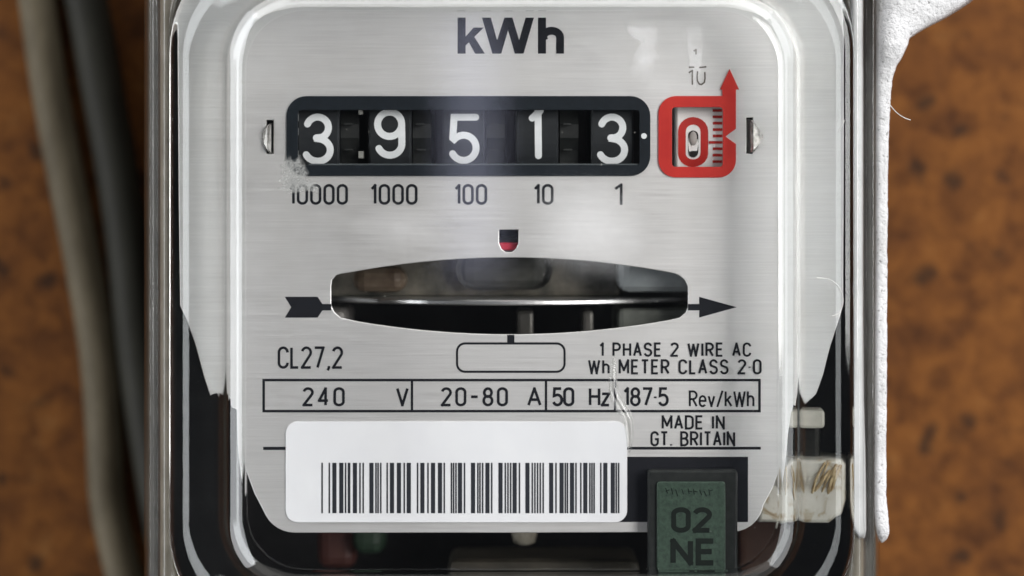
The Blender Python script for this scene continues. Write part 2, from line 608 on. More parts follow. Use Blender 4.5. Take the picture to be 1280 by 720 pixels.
# ------------------------------------------------------------------ the setting
WY = 0.078
me = bpy.data.meshes.new('wall')
x0, z1 = -0.7, 0.7
bm = bmesh.new()
bmesh.ops.create_grid(bm, x_segments=2, y_segments=2, size=0.7)
for v in bm.verts:
    v.co = (v.co.x, WY, v.co.y)
bmesh.ops.recalc_face_normals(bm, faces=bm.faces)
for f in bm.faces:
    f.normal_update()
    if f.normal.y > 0: f.normal_flip()
bm.to_mesh(me); bm.free()
wall = link_mesh('wall', me, WALL)
wall['kind'] = 'structure'
wall['label'] = 'brown flecked board behind the meter'

# ------------------------------------------------------------------ cables
def cable(px, y, wpx, material, label):
    pts = []
    for a, b in px:
        x, z = U(a, b, y)
        pts.append((x, y, z))
    k = D / (D + y)
    o = tube('cable', smooth_pts(pts, 10), wpx * S / k / 2, material, None, 20)
    return tag(o, label, 'cable', 'cables clipped to the board')
cable([(20, -160), (36, -60), (46, 0), (62, 110), (82, 220), (104, 330), (122, 440), (130, 540), (134, 620), (150, 700), (178, 800), (200, 880)], WY - 0.0045, 47, GREYC,
      'grey beige cable running down the board, outermost on the left')
cable([(70, -160), (92, -60), (108, 0), (128, 110), (146, 210), (160, 310), (172, 430), (190, 560), (214, 700), (240, 820)], WY - 0.0052, 54, DARKC,
      'dark charcoal cable passing behind the meter edge, right of the grey one')

# ------------------------------------------------------------------ the meter
meter = empty('electricity_meter', (0, 0, 0), 'single phase electricity meter with clear cover, brushed nameplate and five digit counter', 'electricity meter')

def inner_part(name, *a, **k):
    return box(name, *a, **k)

# base: black tray behind the plate
def ring_loft(name, sections, material, parent, smooth=True, cap_first=False, cap_last=False, closed=False, seg=10):
    """sections: (left px, top px, right px, bottom px, corner radius px, depth m) -> lofted rounded rectangles"""
    vs, fs = [], []
    rows = []
    for (l, t, r, b, rad, y) in sections:
        lp = rrect(l, t, r, b, rad, seg)
        rows.append(len(vs))
        for a, c in lp:
            x, z = U(a, c, y)
            vs.append((x, y, z))
    n = (seg + 1) * 4
    m = len(sections)
    for i in range(m if closed else m - 1):
        i2 = (i + 1) % m
        for j in range(n):
            k = (j + 1) % n
            fs.append((rows[i] + j, rows[i] + k, rows[i2] + k, rows[i2] + j))
    if cap_first: fs.append(tuple(range(n)))
    if cap_last: fs.append(tuple(rows[-1] + j for j in range(n)))
    return from_py(name, vs, fs, material, parent, smooth)

gp_ = [(200, .0063), (201, .0050), (204, .0041), (209, .0038), (214, .0041), (217, .0050), (218, .0063)]
def gsec(l, y):
    d = 308 - l
    e = max(0.0, d - 82) * 2.6
    return (308 - d, 14 - d - e, 972 + d, 713 + d + e, 72 + 0.75 * d, y)
FLANGE = mat_mottle('flange_olive', (0.045, 0.042, 0.034), (0.085, 0.080, 0.066), 200, 0.4)
base = ring_loft('base', [gsec(218, 0.0066), gsec(190, 0.0068), gsec(185, 0.0078), gsec(185, 0.066)], FLANGE, meter, True, False, True)
tray = ring_loft('tray', [gsec(219, 0.0065), gsec(222, 0.0080), gsec(226, 0.055)], INNER, base, True, False, True)
RING_GREY = mat_mottle('refraction_ring_grey', (0.15, 0.135, 0.105), (0.23, 0.21, 0.17), 300, 0.45)
ring_loft('refraction_ring', [gsec(l, y) for l, y in gp_], RING_GREY, meter, True, False, False, True, 14)  # added ring, its colour stands in for the bands refracted in the rim

# nameplate ---------------------------------------------------------------------
outline = (arc(272, 26, 44, 44, 180, 270, 8) + arc(1006, 26, 42, 44, 270, 360, 8) +
           [(1048, 200), (1047, 380), (1042, 398), (1032, 430), (1022, 468), (1013, 492), (1006, 499), (1001, 508), (994, 506), (988, 515), (984, 545), (976, 582), (966, 610), (954, 632)] +
           arc(915, 625, 40, 40, 15, 90, 6) +
           [(640, 666)] + arc(368, 624, 41, 42, 90, 150, 6) +
           [(318, 617), (308, 590), (301, 556), (298, 512), (288, 508), (285, 497), (279, 501), (276, 491), (270, 494), (262, 470), (250, 428), (240, 398), (232, 382), (230, 250)])
def lens(d=0):
    top = [(a, 322 - d + 23 * ((a - 637) / 222) ** 2) for a in range(436, 845, 17)]
    bot = [(a, 418 + d - 22 * ((a - 637) / 222) ** 2) for a in range(838, 430, -17)]
    return [(414 - d, 358), (415 - d, 350), (420 - d, 344), (427, 342 - d)] + top + [(850, 345 - d), (856 + d, 350), (860 + d, 358), (860 + d, 384), (857 + d, 391), (850, 397 + d)] + bot + [(426, 397 + d), (418 - d, 390), (414 - d, 382)]
hole_ct = rrect(371, 136, 801, 208, 5, 3)
hole_rd = rrect(839, 133, 905, 210, 5, 3)
hole_ix = [(624, 287), (648, 287), (648, 304), (645, 311), (640, 315), (632, 315), (627, 311), (624, 304)]
slot_l = [(333, 150), (342, 150), (342, 192), (333, 192)]
slot_r = [(933, 147), (941, 147), (941, 192), (933, 192)]
fp = plate('nameplate', [outline, hole_ct, hole_rd, lens(), hole_ix, slot_l, slot_r], 0.0, 0.0011, ALU, meter, 0.00014)
fp['label'] = 'brushed aluminium nameplate printed in black'

INKY = -0.00004
def text(s, x0, x1, y0, y1, st, caps=False, gap=0.15, m=INK, name='lettering'):
    st *= 1.12
    return stroke_mesh(name, text_paths(s, x0, x1, y0, y1, st, gap), st, INKY, m, fp, caps)
def rule(x0, y0, x1, y1, name='rule_line', y=INKY, m=INK, parent=None):
    vs = []
    for a, b in ((x0, y0), (x1, y0), (x1, y1), (x0, y1)):
        x, z = U(a, b, y); vs.append((x, y, z))
    me = bpy.data.meshes.new(name); me.from_pydata(vs, [], [(0, 1, 2, 3)])
    return link_mesh(name, me, m, parent or fp)

# kWh heading, heavy strokes
def polys(name, plist, y, m, parent):
    vs, fs = [], []
    for i, pl in enumerate(plist):
        b = len(vs)
        for a, c in pl:
            x, z = U(a, c, y); vs.append((x, y - i * 0.000004, z))
        fs.append(tuple(range(b, b + len(pl))))
    me = bpy.data.meshes.new(name); me.from_pydata(vs, [], fs)
    bm = bmesh.new(); bm.from_mesh(me)
    for f in bm.faces:
        f.normal_update()
        if f.normal.y > 0: f.normal_flip()
    bm.to_mesh(me); bm.free()
    return link_mesh(name, me, m, parent)
polys('lettering', [
    [(572, 22), (582, 22), (582, 67), (572, 67)], [(592, 34.5), (604.5, 34.5), (582, 57), (580, 48)], [(584.5, 50), (591, 43), (606, 67), (594, 67)],
    [(602.5, 22), (613.5, 22), (626, 67), (615.5, 67)], [(630.5, 22), (640, 22), (626.5, 67), (616, 67)], [(630.5, 22), (640.5, 22), (654, 67), (643.5, 67)], [(657, 22), (667.5, 22), (654.5, 67), (644, 67)],
    [(672.5, 22), (682.5, 22), (682.5, 67), (672.5, 67)]], INKY, INK, fp)
stroke_mesh('lettering', [[(680, 50)] + arc(689.5, 46.8, 10.6, 8.4, 190, 360, 10) + [(700.1, 67)]], 9.8, INKY - 0.00004, INK, fp)
# counter place values
text('10000', 361, 435, 230, 256, 3.0, gap=0.24)
text('1000', 463, 522, 230, 256, 3.0, gap=0.24)
text('100', 568, 609, 230, 256, 3.0, gap=0.24)
text('10', 667, 692, 230, 256, 3.0, gap=0.24)
stroke_mesh('lettering', [[(769, 236), (776.5, 231), (776.5, 256)]], 3.4, INKY, INK, fp)
# worn 1/10
stroke_mesh('lettering', [[(867, 64), (870, 62), (870, 68)], [(861, 84), (868, 84)], [(874, 84.5), (883, 83.5)], [(861, 91), (865.5, 88), (865.5, 106)],
            [(872.5, 88.5), (871.5, 93), (871.5, 101)] + arc(876.2, 101, 4.7, 5, 180, 0, 8)[::1] if False else [(872, 89), (871.5, 94), (871.6, 101), (874, 105), (877, 105.6), (880.4, 103), (881.3, 98), (881, 90)]],
            1.9, INKY, THIN_INK, fp)
# class
text('CL27,2', 347, 429, 433, 461, 2.9, gap=0.20)
text('1 PHASE 2 WIRE AC', 749, 939, 428, 446, 2.4, gap=0.27)
text('Wh METER CLASS 2\u00b70', 735, 952, 449, 468, 2.4, gap=0.27)
text('240', 378, 431, 484, 508, 3.0, gap=0.34)
text('V', 495, 511, 484, 508, 3.0)
text('20-80', 551, 635, 484, 508, 3.0, gap=0.32)
text('A', 659, 677, 484, 508, 3.0)
text('50', 690, 718, 484, 508, 3.2)
text('Hz', 736, 763, 484, 508, 3.0)
text('187\u00b75', 779, 836, 484, 508, 3.0, gap=0.2)
text('Rev/kWh', 861, 943, 488, 509, 2.3, gap=0.2)
text('MADE IN', 827, 906, 519, 537, 2.5, gap=0.24)
text('GT. BRITAIN', 813, 919, 539, 558, 2.5, gap=0.24)
# ruled table
def frame_lines(x0, y0, x1, y1, t):
    rule(x0, y0, x1, y0 + t); rule(x0, y1 - t, x1, y1)
    rule(x0, y0 + t, x0 + t, y1 - t); rule(x1 - t, y0 + t, x1, y1 - t)
frame_lines(328, 473.5, 951, 515.5, 3.2)
for a in (513.5, 681, 767.5):
    rule(a, 476.7, a + 3, 512.3)
rule(329, 558.5, 360, 562.5)
rule(781, 558.5, 951, 562)
# rounded empty box with its stub
bx = rrect(571.3, 429.3, 705.7, 464.7, 10, 6)
stroke_mesh('rounded_box_outline', [bx + [bx[0]]], 2.7, INKY, INK, fp)
rule(634, 418.5, 643, 428.2, 'printed_stub')
# direction arrow
def shape(name, pts, y, m, parent):
    vs = []
    for a, b in pts:
        x, z = U(a, b, y); vs.append((x, y, z))
    me = bpy.data.meshes.new(name); me.from_pydata(vs, [], [tuple(range(len(pts)))])
    me.update()
    if me.polygons[0].normal.y > 0: me.flip_normals()
    return link_mesh(name, me, m, parent)
shape('arrow_tail', [(356, 371), (397, 371), (403, 380), (414, 380), (414, 388), (403, 388), (397, 397), (356, 397), (364, 384)], INKY, INK, fp)
shape('arrow_head', [(860, 380), (874, 380), (874, 371), (921, 384), (874, 397), (874, 388), (860, 388)], INKY, INK, fp)
# black panel under the label and seal
rule(770, 571, 935, 652.5, 'printed_panel')

# register window -----------------------------------------------------------------
ctf = plate('counter_bezel', [rrect(358, 120, 813, 220, 25, 8), rrect(372.5, 137.5, 799.5, 206.5, 4, 3)], -0.00035, 0.0003, BLACK, meter, 0.00007)
shape('bezel_dot', [(805 + 3.6 * cos(t * pi / 8), 170 + 3.6 * sin(t * pi / 8)) for t in range(16)], -0.00040, DIGIT, ctf)

RD = 122 * S
CY = 0.0016 + RD
ZR = U(0, 172, 0.0016)[1]
DG = {
 '3': [arc(0, -14.2, 13.0, 13.0, 200, 430, 18) + [(-1.5, -1.6)], [(-1.5, -1.6), (2, -1.9)] + arc(0, 13.2, 15.2, 13.8, 275, 515, 20)],
 '9': [arc(0, -11.5, 14.5, 15.0, 0, 360, 26), [(14.5, -11), (14.8, 10)] + arc(0.3, 12.2, 14.5, 14.3, -8, 155, 14)],
 '5': [[(15, -27), (-11, -27), (-12.5, -1.5)] + arc(0.5, 10.5, 15.0, 15.5, 222, 512, 20)],
 '1': [[(-5.5, -19), (1.5, -25.5), (2.0, 27)]],
}
for i, (ch, cxp, dy) in enumerate((('3', 397, 2), ('9', 487, -5), ('5', 579, 2), ('1', 671, -5), ('3', 765, 2))):
    a, _ = U(cxp - 26, 0, 0.0016); b, _ = U(cxp + 27, 0, 0.0016)
    dr = lathe_x('digit_drum', a, b, CY, ZR, RD, DRUM, meter, 96, 0.0003)
    def mp(px, py, off, cxp=cxp):
        x, z = U(px, py, 0.0016)
        R = RD + 0.00005 + off
        dz = max(min(z - ZR, R * .9), -R * .9)
        return (x, CY - sqrt(R * R - dz * dz), z)
    paths = [[(cxp + u * 1.04, 172 + dy + v * 1.02) for u, v in pa] for pa in DG[ch]]
    stroke_mesh('digit', paths, 8.7, 0, DIGIT, dr, True, 0.000012, mp)
    # carry pinion between this drum and the next
    if i < 4:
        g0, _ = U(cxp + 29, 0, 0.004); g1, _ = U(cxp + 52, 0, 0.004)
        vs, fs = [], []
        n = 40
        for k in range(n):
            q = 2 * pi * k / n
            R = RD * (0.90 if (k // 2) % 2 == 0 else 0.83)
            for x in (g0, g1):
                vs.append((x, CY + 0.0008 - R * cos(q), ZR + R * sin(q)))
        for k in range(n):
            j = (k + 1) % n
            fs.append((2 * k, 2 * k + 1, 2 * j + 1, 2 * j))
        fs.append(tuple(2 * k for k in range(n))); fs.append(tuple(2 * k + 1 for k in range(n)))
        pn = from_py('carry_pinion', vs, fs, GEAR, meter)
        for (dx, yy, hh) in ((33, 154, 2), (34, 186, 2)):
            box('pinion_tooth', cxp + dx, yy, cxp + dx + 10, yy + hh, 0.0024, 0.005, GEAR, pn)
lt = mat('pale_tooth', (0.22, 0.22, 0.20), 0.6)
for (a, b, c, d) in ((448, 137, 453, 143), (448, 189, 454, 198)):
    box('carry_tooth', a, b, c, d, 0.0012, 0.004, lt, meter, 0.00008)
for yy in (142, 160, 188):
    box('carry_tooth', 371, yy, 373, yy + 9, 0.0010, 0.003, mat('grey_tooth', (0.12, 0.13, 0.13), 0.5), meter)
rod = box('counter_sill', 386, 204.6, 799, 206.2, 0.0002, 0.0010, mat('sill_grey', (0.085, 0.10, 0.105), 0.4), meter)

# tenths register -------------------------------------------------------------------
def corner(cx, cy, r, a0, a1): return arc(cx, cy, r, r, a0, a1, 7)
red_out = ([(846, 120), (903, 120), (903, 112), (900, 112), (912, 86), (924, 112), (920, 112), (920, 161), (907, 170.5), (920, 180)] +
           corner(898, 200, 22, 0, 90) + corner(845, 200, 22, 90, 180) + corner(845, 142, 22, 180, 268))
plate('tenths_bezel', [red_out, rrect(840, 134, 903.5, 208.5, 4, 3)], -0.00035, 0.0003, RED, meter, 0.00006)
a, _ = U(845, 0, 0.0016); b, _ = U(908, 0, 0.0016)
rdm = lathe_x('tenths_drum', a, b, CY, ZR, RD, DRUMW, meter, 96, 0.0003)
def mpr(px, py, off):
    x, z = U(px, py, 0.0016)
    R = RD + 0.00005 + off
    dz = z - ZR
    return (x, CY - sqrt(R * R - dz * dz), z)
st = [(866.5 + 14 * u, v) for u, v in arc(0, 164, 1, 13, 180, 360, 10) + arc(0, 192, 1, 12, 0, 180, 10)]
stroke_mesh('red_zero', [st + [st[0]]], 9.5, 0, RED, rdm, False, 0.00001, mpr)
DKM = mat('dark_slot', (0.02, 0.018, 0.016), 0.25, 0.0, 0.6)
sl = [(866.5 + 6.5 * u, v) for u, v in arc(0, 170, 1, 7, 180, 360, 8) + arc(0, 190, 1, 7, 0, 180, 8)]
shape_v = [mpr(px, py, 0.00002) for px, py in sl]
me = bpy.data.meshes.new('zero_slot'); me.from_pydata(shape_v, [], [tuple(range(len(sl)))]); me.update()
if me.polygons[0].normal.y > 0: me.flip_normals()
link_mesh('zero_slot', me, DKM, rdm)
x, z = U(866.5, 173, 0.0013)
bm = bmesh.new(); bmesh.ops.create_uvsphere(bm, u_segments=16, v_segments=10, radius=1)
for v in bm.verts: v.co = (x + v.co.x * 5 * S, 0.00155 + v.co.y * 0.0003, z + v.co.z * 9 * S)
me = bpy.data.meshes.new('slot_peg'); bm.to_mesh(me); bm.free()
link_mesh('slot_peg', me, mat('grey_peg', (0.35, 0.32, 0.30), 0.4), rdm, True)
ticks = []
for i in range(9):
    yy = 138 + i * 8.0
    ticks.append([(886 if i == 5 else 891, yy), (903, yy)])
stroke_mesh('scale_tick', ticks, 3.4, 0, RED, rdm, False, 0.00001, mpr)

# fixing tabs of the counter at either side
def tab(pts, name='fixing_tab'):
    vs = []
    for (px, py, y) in pts:
        x, z = U(px, py, y); vs.append((x, y, z))
    n = len(pts) // 2
    fs = [(i, i + 1, n + i + 1, n + i) for i in range(n - 1)]
    me = bpy.data.meshes.new(name); me.from_pydata(vs, [], fs)
    o = link_mesh(name, me, METAL, meter)
    md = o.modifiers.new('solid', 'SOLIDIFY'); md.thickness = 0.0004
    return o
tab([(341, 154, 0.002), (339, 155, -0.0006), (334, 158, -0.0015), (329, 165, -0.0006), (327, 170, 0.0002),
     (341, 192, 0.002), (339, 191, -0.0006), (334, 186, -0.0011), (330, 180, -0.0008), (327, 173, 0.0002)])
tab([(936, 149, 0.002), (941, 150, -0.0006), (944, 154, -0.0014), (948, 164, -0.0008), (951, 169, 0.0002),
     (936, 191, 0.002), (941, 191, -0.0006), (944, 188, -0.0011), (948, 178, -0.0008), (951, 172, 0.0002)])

# index window and the red flag in it
box('index_flag', 622, 303, 650, 313, 0.0016, 0.003, mat('flag_red', (0.55, 0.03, 0.06), 0.3), meter, 0.0003)

# rotor disc -----------------------------------------------------------------------
yd = 0.0022
dx, dz = U(637, 378.5, yd)
R = 268 * S
dy = yd + R
vs, fs = [], []
n = 160
tk = 6.8 * S
for k in range(n):
    q = 2 * pi * k / n
    for (r, hz) in ((R - 0.0002, tk / 2), (R, tk / 2 - 0.0002), (R, -tk / 2 + 0.0002), (R - 0.0002, -tk / 2)):
        vs.append((dx + r * sin(q), dy - r * cos(q), dz + hz))
for k in range(n):
    j = (k + 1) % n
    for m in range(3):
        fs.append((4 * k + m, 4 * k + m + 1, 4 * j + m + 1, 4 * j + m))
fs.append(tuple(4 * k for k in range(n))); fs.append(tuple(4 * k + 3 for k in range(n)))
from_py('rotor_disc', vs, fs, DISC, meter)

# works seen above and below the disc
box('brake_magnet', 440, 334, 508, 366, 0.009, 0.040, BROWN, meter, 0.002, 3)
box('voltage_coil', 570, 312, 690, 362, 0.0135, 0.0158, mat_mottle('coil_dark', (0.05, 0.055, 0.05), (0.16, 0.155, 0.14), 130, 0.8), meter, 0.003, 3)
box('steel_frame', 772, 290, 880, 366, 0.006, 0.030, mat_mottle('frame_steel', (0.26, 0.29, 0.30), (0.45, 0.48, 0.49), 120, 0.45, 0.2), meter, 0.002, 3)
for a, b in ((646, 667), (728, 742)):
    box('core_leg', a, 388, b, 440, 0.010, 0.020, mat_mottle('core_steel', (0.08, 0.076, 0.068), (0.17, 0.165, 0.15), 200, 0.4, 0.4), meter, 0.0006)
box('core_block', 772, 386, 880, 440, 0.007, 0.030, mat_mottle('frame_dark', (0.08, 0.085, 0.075), (0.17, 0.18, 0.16), 200, 0.4, 0.3), meter, 0.001)
box('core_block', 405, 388, 432, 440, 0.006, 0.030, mat_mottle('frame_pale', (0.15, 0.14, 0.13), (0.22, 0.21, 0.2), 200, 0.5, 0.2), meter, 0.001)
WK = mat_mottle('reflection_mottle', (0.03, 0.038, 0.034), (0.30, 0.27, 0.22), 150, 0.3, 0.0, 0.5, 0.001)
box('reflection_plate', 404, 296, 776, 371, 0.016, 0.019, WK, meter, 0.001)  # added plate, its mottle paints the grey-brown reflections above the disc
box('rotor_shaft', 632, 300, 642, 372, 0.030, 0.034, METAL, meter)

# under the plate
box('reflection_block', 396, 655, 446, 712, 0.026, 0.030, REFL_RED, meter, 0.002, 3)  # solid block standing in for a blurry reddish reflection
box('reflection_block', 440, 652, 482, 694, 0.022, 0.030, REFL_GREEN, meter, 0.002, 3)  # solid block standing in for a blurry greenish reflection
lathe = []
x, z = U(656, 660, 0.004)
tube('cream_post', [(x, 0.018, z + 0.003), (x, 0.018, z - 0.0026), (x, 0.018, z - 0.0042), (x, 0.018, z - 0.0046)], [17 * S, 17 * S, 14 * S, 6 * S], mat_mottle('aged_cream', (0.30, 0.27, 0.21), (0.42, 0.39, 0.32), 300, 0.5), meter, 18)
box('lower_bracket', 560, 700, 800, 770, 0.012, 0.030, mat_mottle('bracket_olive', (0.03, 0.028, 0.02), (0.07, 0.06, 0.045), 160, 0.5), meter, 0.0015)
box('rear_board', 925, 620, 975, 720, 0.022, 0.03, mat_mottle('rear_brown', (0.05, 0.022, 0.014), (0.09, 0.04, 0.024), 120, 0.5), meter, 0.001)

# terminal block behind the cover at lower right
def mat_stained():
    m = mat('stained_cream', (0.5, 0.48, 0.4), 0.5)
    n = NT(m)
    v = n.coords()
    a = n.noise(v, 260, 5, 0.65, 0.8)
    c = n.ramp(a, [(0.28, (0.16, 0.095, 0.04)), (0.38, (0.36, 0.29, 0.19)), (0.47, (0.53, 0.51, 0.45)), (0.8, (0.62, 0.60, 0.55))])
    n.link(c, n.bsdf.inputs['Base Color'])
    return m
tb = plate('terminal_block', [[(948, 600), (975, 590), (988, 574), (1040, 574), (1045, 580), (1045, 625), (1040, 642), (1028, 653), (948, 653)]], 0.0045, 0.012, mat_stained(), meter, 0.0006)
def strand(p, r=3.0):
    pts = []
    for a, b, y in p:
        x, z = U(a, b, y); pts.append((x, y, z))
    tube('wire_strand', smooth_pts(pts, 5), r * S, STRAND, tb, 8)
for q in range(13):
    side = q % 2
    a0 = random.uniform(976, 1000) if side else random.uniform(1020, 1042)
    b0 = random.uniform(576, 590)
    a1 = a0 + (random.uniform(-4, 12) if side else random.uniform(-22, -4))
    b1 = b0 + random.uniform(20, 42)
    strand([(a0, b0, 0.0046), (a0 * .5 + a1 * .5 + random.uniform(-4, 4), b0 * .5 + b1 * .5, 0.0039), (a1, b1, 0.0047)], random.uniform(1.0, 2.4))
plate('terminal_cap', [rrect(985, 512, 1023, 535, 5, 4)], 0.004, 0.006, CREAM, meter, 0.0005)
box('terminal_screw', 986, 530, 1016, 582, 0.010, 0.02, mat_mottle('screw_dark', (0.02, 0.02, 0.018), (0.06, 0.06, 0.055), 200, 0.3, 0.6), meter, 0.001)

# barcode sticker -------------------------------------------------------------------
lab = plate('barcode_label', [rrect(357, 527, 784, 653, 15, 8)], -0.00024, 0.0002, STICK, meter, 0.00004)
lab['label'] = 'white sticker with barcode'
bars = []
W1, T1 = 5.2, 1.9
for u, wd in ((248, 0), (275, 0), (294, 1), (320, 1), (336, 0), (349, 2), (371, 1), (390, 0), (402, 0), (433, 1), (450, 0), (458, 0), (468, 0), (492, 0), (510, 1), (536, 1), (556, 0), (573, 1),
              (606, 0), (624, 1), (645, 0), (664, 1), (690, 1), (706, 0), (733, 0), (741, 0), (750, 0), (765, 1), (782, 0), (814, 1), (832, 0), (840, 0), (850, 0), (868, 1), (884, 0), (917, 1), (935, 0), (945, 0), (955, 0)):
    bars.append((320 + u / 3, W1 if wd == 1 else T1 if wd == 0 else 3.2))
for u, wd in ((10, 1), (28, 0), (58, 1), (76, 0), (86, 0), (96, 0), (106, 0), (117, 0), (147, 1), (165, 0), (186, 1), (200, 0), (208, 0), (225, 1), (240, 0), (258, 0), (275, 1), (292, 0), (300, 0), (308, 0), (333, 0), (350, 1), (378, 1), (391, 0), (400, 0)):
    bars.append((640 + u / 3, W1 if wd else T1))
vs, fs = [], []
for c, wd in bars:
    b = len(vs)
    for a, bb in ((c - wd / 2, 578.5), (c + wd / 2, 578.5), (c + wd / 2, 641.5), (c - wd / 2, 641.5)):
        x, z = U(a, bb, -0.00028); vs.append((x, -0.00028, z))
    fs.append((b, b + 1, b + 2, b + 3))
me = bpy.data.meshes.new('barcode_bars'); me.from_pydata(vs, [], fs); me.update()
if me.polygons[0].normal.y > 0: me.flip_normals()
link_mesh('barcode_bars', me, mat('bar_ink', (0.015, 0.018, 0.026), 0.5), lab)

# green seal ------------------------------------------------------------------------
seal = plate('seal_tag', [rrect(810, 588, 922, 745, 4, 4)], -0.0032, 0.003, SEALB, meter, 0.0004)
seal['label'] = 'green stamped seal in a black holder'
gp = plate('stamped_face', [rrect(821, 602, 907, 714, 4, 4)], -0.0038, 0.0006, GREEN, seal, 0.00025)
def stext(s, x0, x1, y0, y1, st, y):
    return stroke_mesh('stamped_lettering', text_paths(s, x0, x1, y0, y1, st, 0.2), st, y, GREEND, seal)
stext('02', 839, 890, 634, 666, 6.2, -0.00385)
stext('NE', 838, 895, 673, 707, 6.8, -0.00385)
vs = []
worn = []
xx = 832
while xx < 890:
    worn.append([(xx, 612 + random.uniform(-2, 2)), (xx + random.uniform(1, 4), 612 + random.uniform(4, 9))])
    if random.random() < .6: worn.append([(xx, 614), (xx + 5, 613 + random.uniform(-1, 4))])
    xx += random.uniform(5, 8)
stroke_mesh('worn_stamping', worn, 1.0, -0.00385, GREEND, seal)

# clear cover -----------------------------------------------------------------------
YF = -0.0135
def sec(left, y, rad):
    d = 308 - left
    return (308 - d, 14 - d, 972 + d, 713 + d, rad + 0.75 * d, y)
prof_o = [(308, -0.01350), (305, -0.01345), (302, -0.01325), (296, -0.01275), (290, -0.01222), (285, -0.01175), (281, -0.01132), (278.5, -0.0110), (275, -0.01055), (268, -0.0096), (258, -0.0083), (246, -0.0067), (236, -0.0054), (228, -0.0043), (221, -0.0034), (214, -0.0026), (212, -0.0020)]
prof_i = [(212, -0.0013), (221, -0.0018), (230, -0.0024), (240, -0.0034), (250, -0.0046), (261, -0.0059), (271, -0.0071), (279, -0.0081), (284, -0.0089), (287, -0.0095), (290, -0.0100), (294, -0.0104), (299, -0.0109), (304, -0.01135), (308, -0.0115)]
secs = [sec(l, y, 72) for l, y in prof_o] + [sec(l, y, 72) for l, y in prof_i]
cover = ring_loft('clear_cover', secs, BEAD, meter, True, False, False, False, 14)
# front pane (outer and inner face)
plate('front_pane', [rrect(308, 14, 972, 713, 72, 14)], YF, 0.0019, CLEAR, cover)
# thick moulded rim
beadp = []
for l, y in ((180, .0165), (180.5, .0140), (183, .0120), (187, .0110), (191, .0108), (194, .0114), (196, .0126), (198, .0116), (202, .0100), (207, .0094), (212, .0094), (217, .0100), (220, .0112), (222, .0130), (222, .0165)):
    beadp.append((l, y - 0.0103))
rim = ring_loft('cover_rim', [gsec(l, y) for l, y in beadp], CLEAR, meter, True, False, False, True, 14)

# residue, marks and painted haze on the front pane
def film(name, loop, material, y, parent, core=0.35):
    """thin irregular film, full in its middle and thinning to its rim"""
    cx = sum(a for a, b in loop) / len(loop); cy = sum(b for a, b in loop) / len(loop)
    x, z = U(cx, cy, y)
    vs = [(x, y, z)]; at = [1.0]
    n = len(loop)
    for f, v in ((core, 1.0), (1.0, 0.0)):
        for a, b in loop:
            x, z = U(cx + (a - cx) * f, cy + (b - cy) * f, y)
            vs.append((x, y, z)); at.append(v)
    fs = [(0, 1 + i, 1 + (i + 1) % n) for i in range(n)] + [(1 + i, 1 + (i + 1) % n, 1 + n + (i + 1) % n, 1 + n + i) for i in range(n)]
    me = bpy.data.meshes.new(name); me.from_pydata(vs, [], fs)
    A = me.attributes.new('film', 'FLOAT', 'POINT')
    for i, v in enumerate(at): A.data[i].value = v
    return link_mesh(name, me, material, parent)
SMEAR = mat_film('glue_smear', (0.86, 0.86, 0.87), 0.30, 230, 0.22, 0.75)
GLARE_HAZE = mat_film('painted_haze', (0.86, 0.86, 0.88), 0.22, 60, 0.05, 0.6)  # glare haze painted as a whitish film on the pane
CHALK = mat_film('chalk_mark', (0.31, 0.315, 0.305), 1.2, 3200, 0.34, 0.66)
YS = YF - 0.00015
def blob(cx, cy, rx, ry, n=18, j=0.22):
    return [(cx + rx * (1 + random.uniform(-j, j)) * cos(2 * pi * i / n), cy + ry * (1 + random.uniform(-j, j)) * sin(2 * pi * i / n)) for i in range(n)]
film('smear_haze', [(780, 28), (800, 30), (822, 28), (824, 48), (820, 62), (828, 76), (815, 82), (800, 84), (790, 74), (796, 60), (806, 46), (784, 42)], SMEAR, YS, cover, 0.7)
film('smear_haze', blob(805, 82, 20, 30), SMEAR, YS - 0.00003, cover, 0.2)
film('smear_haze', [(856, 32), (878, 30), (880, 60), (877, 95), (868, 116), (862, 95), (858, 60)], SMEAR, YS, cover, 0.6)
film('smear_haze', blob(735, 288, 80, 62, 26, 0.15), GLARE_HAZE, YS - 0.00002, cover, 0.05)
film('smear_haze', blob(500, 285, 70, 34, 26, 0.15), GLARE_HAZE, YS - 0.00002, cover, 0.05)
film('residue_patch', blob(368, 216, 19, 20, 26, 0.3), CHALK, YS - 0.00004, cover, 0.7)
film('residue_patch', blob(377, 232, 28, 11, 26, 0.35), CHALK, YS - 0.00008, cover, 0.65)

# dried drip running over the table print
DRIP = mat_clear('dried_drip', (0.93, 0.93, 0.92), 0.12, 0.10)
pts = []
for a, b in ((768, 446), (766, 470), (768, 492), (776, 508), (784, 522), (787, 545), (786, 566)):
    x, z = U(a, b, YF - 0.0002); pts.append((x, YF - 0.0002, z))
sp = smooth_pts(pts, 6)
tube('dried_drip', sp, [max(0.00012, 0.0009 * sin(pi * i / (len(sp) - 1)) ** 0.6) for i in range(len(sp))], DRIP, cover, 10)

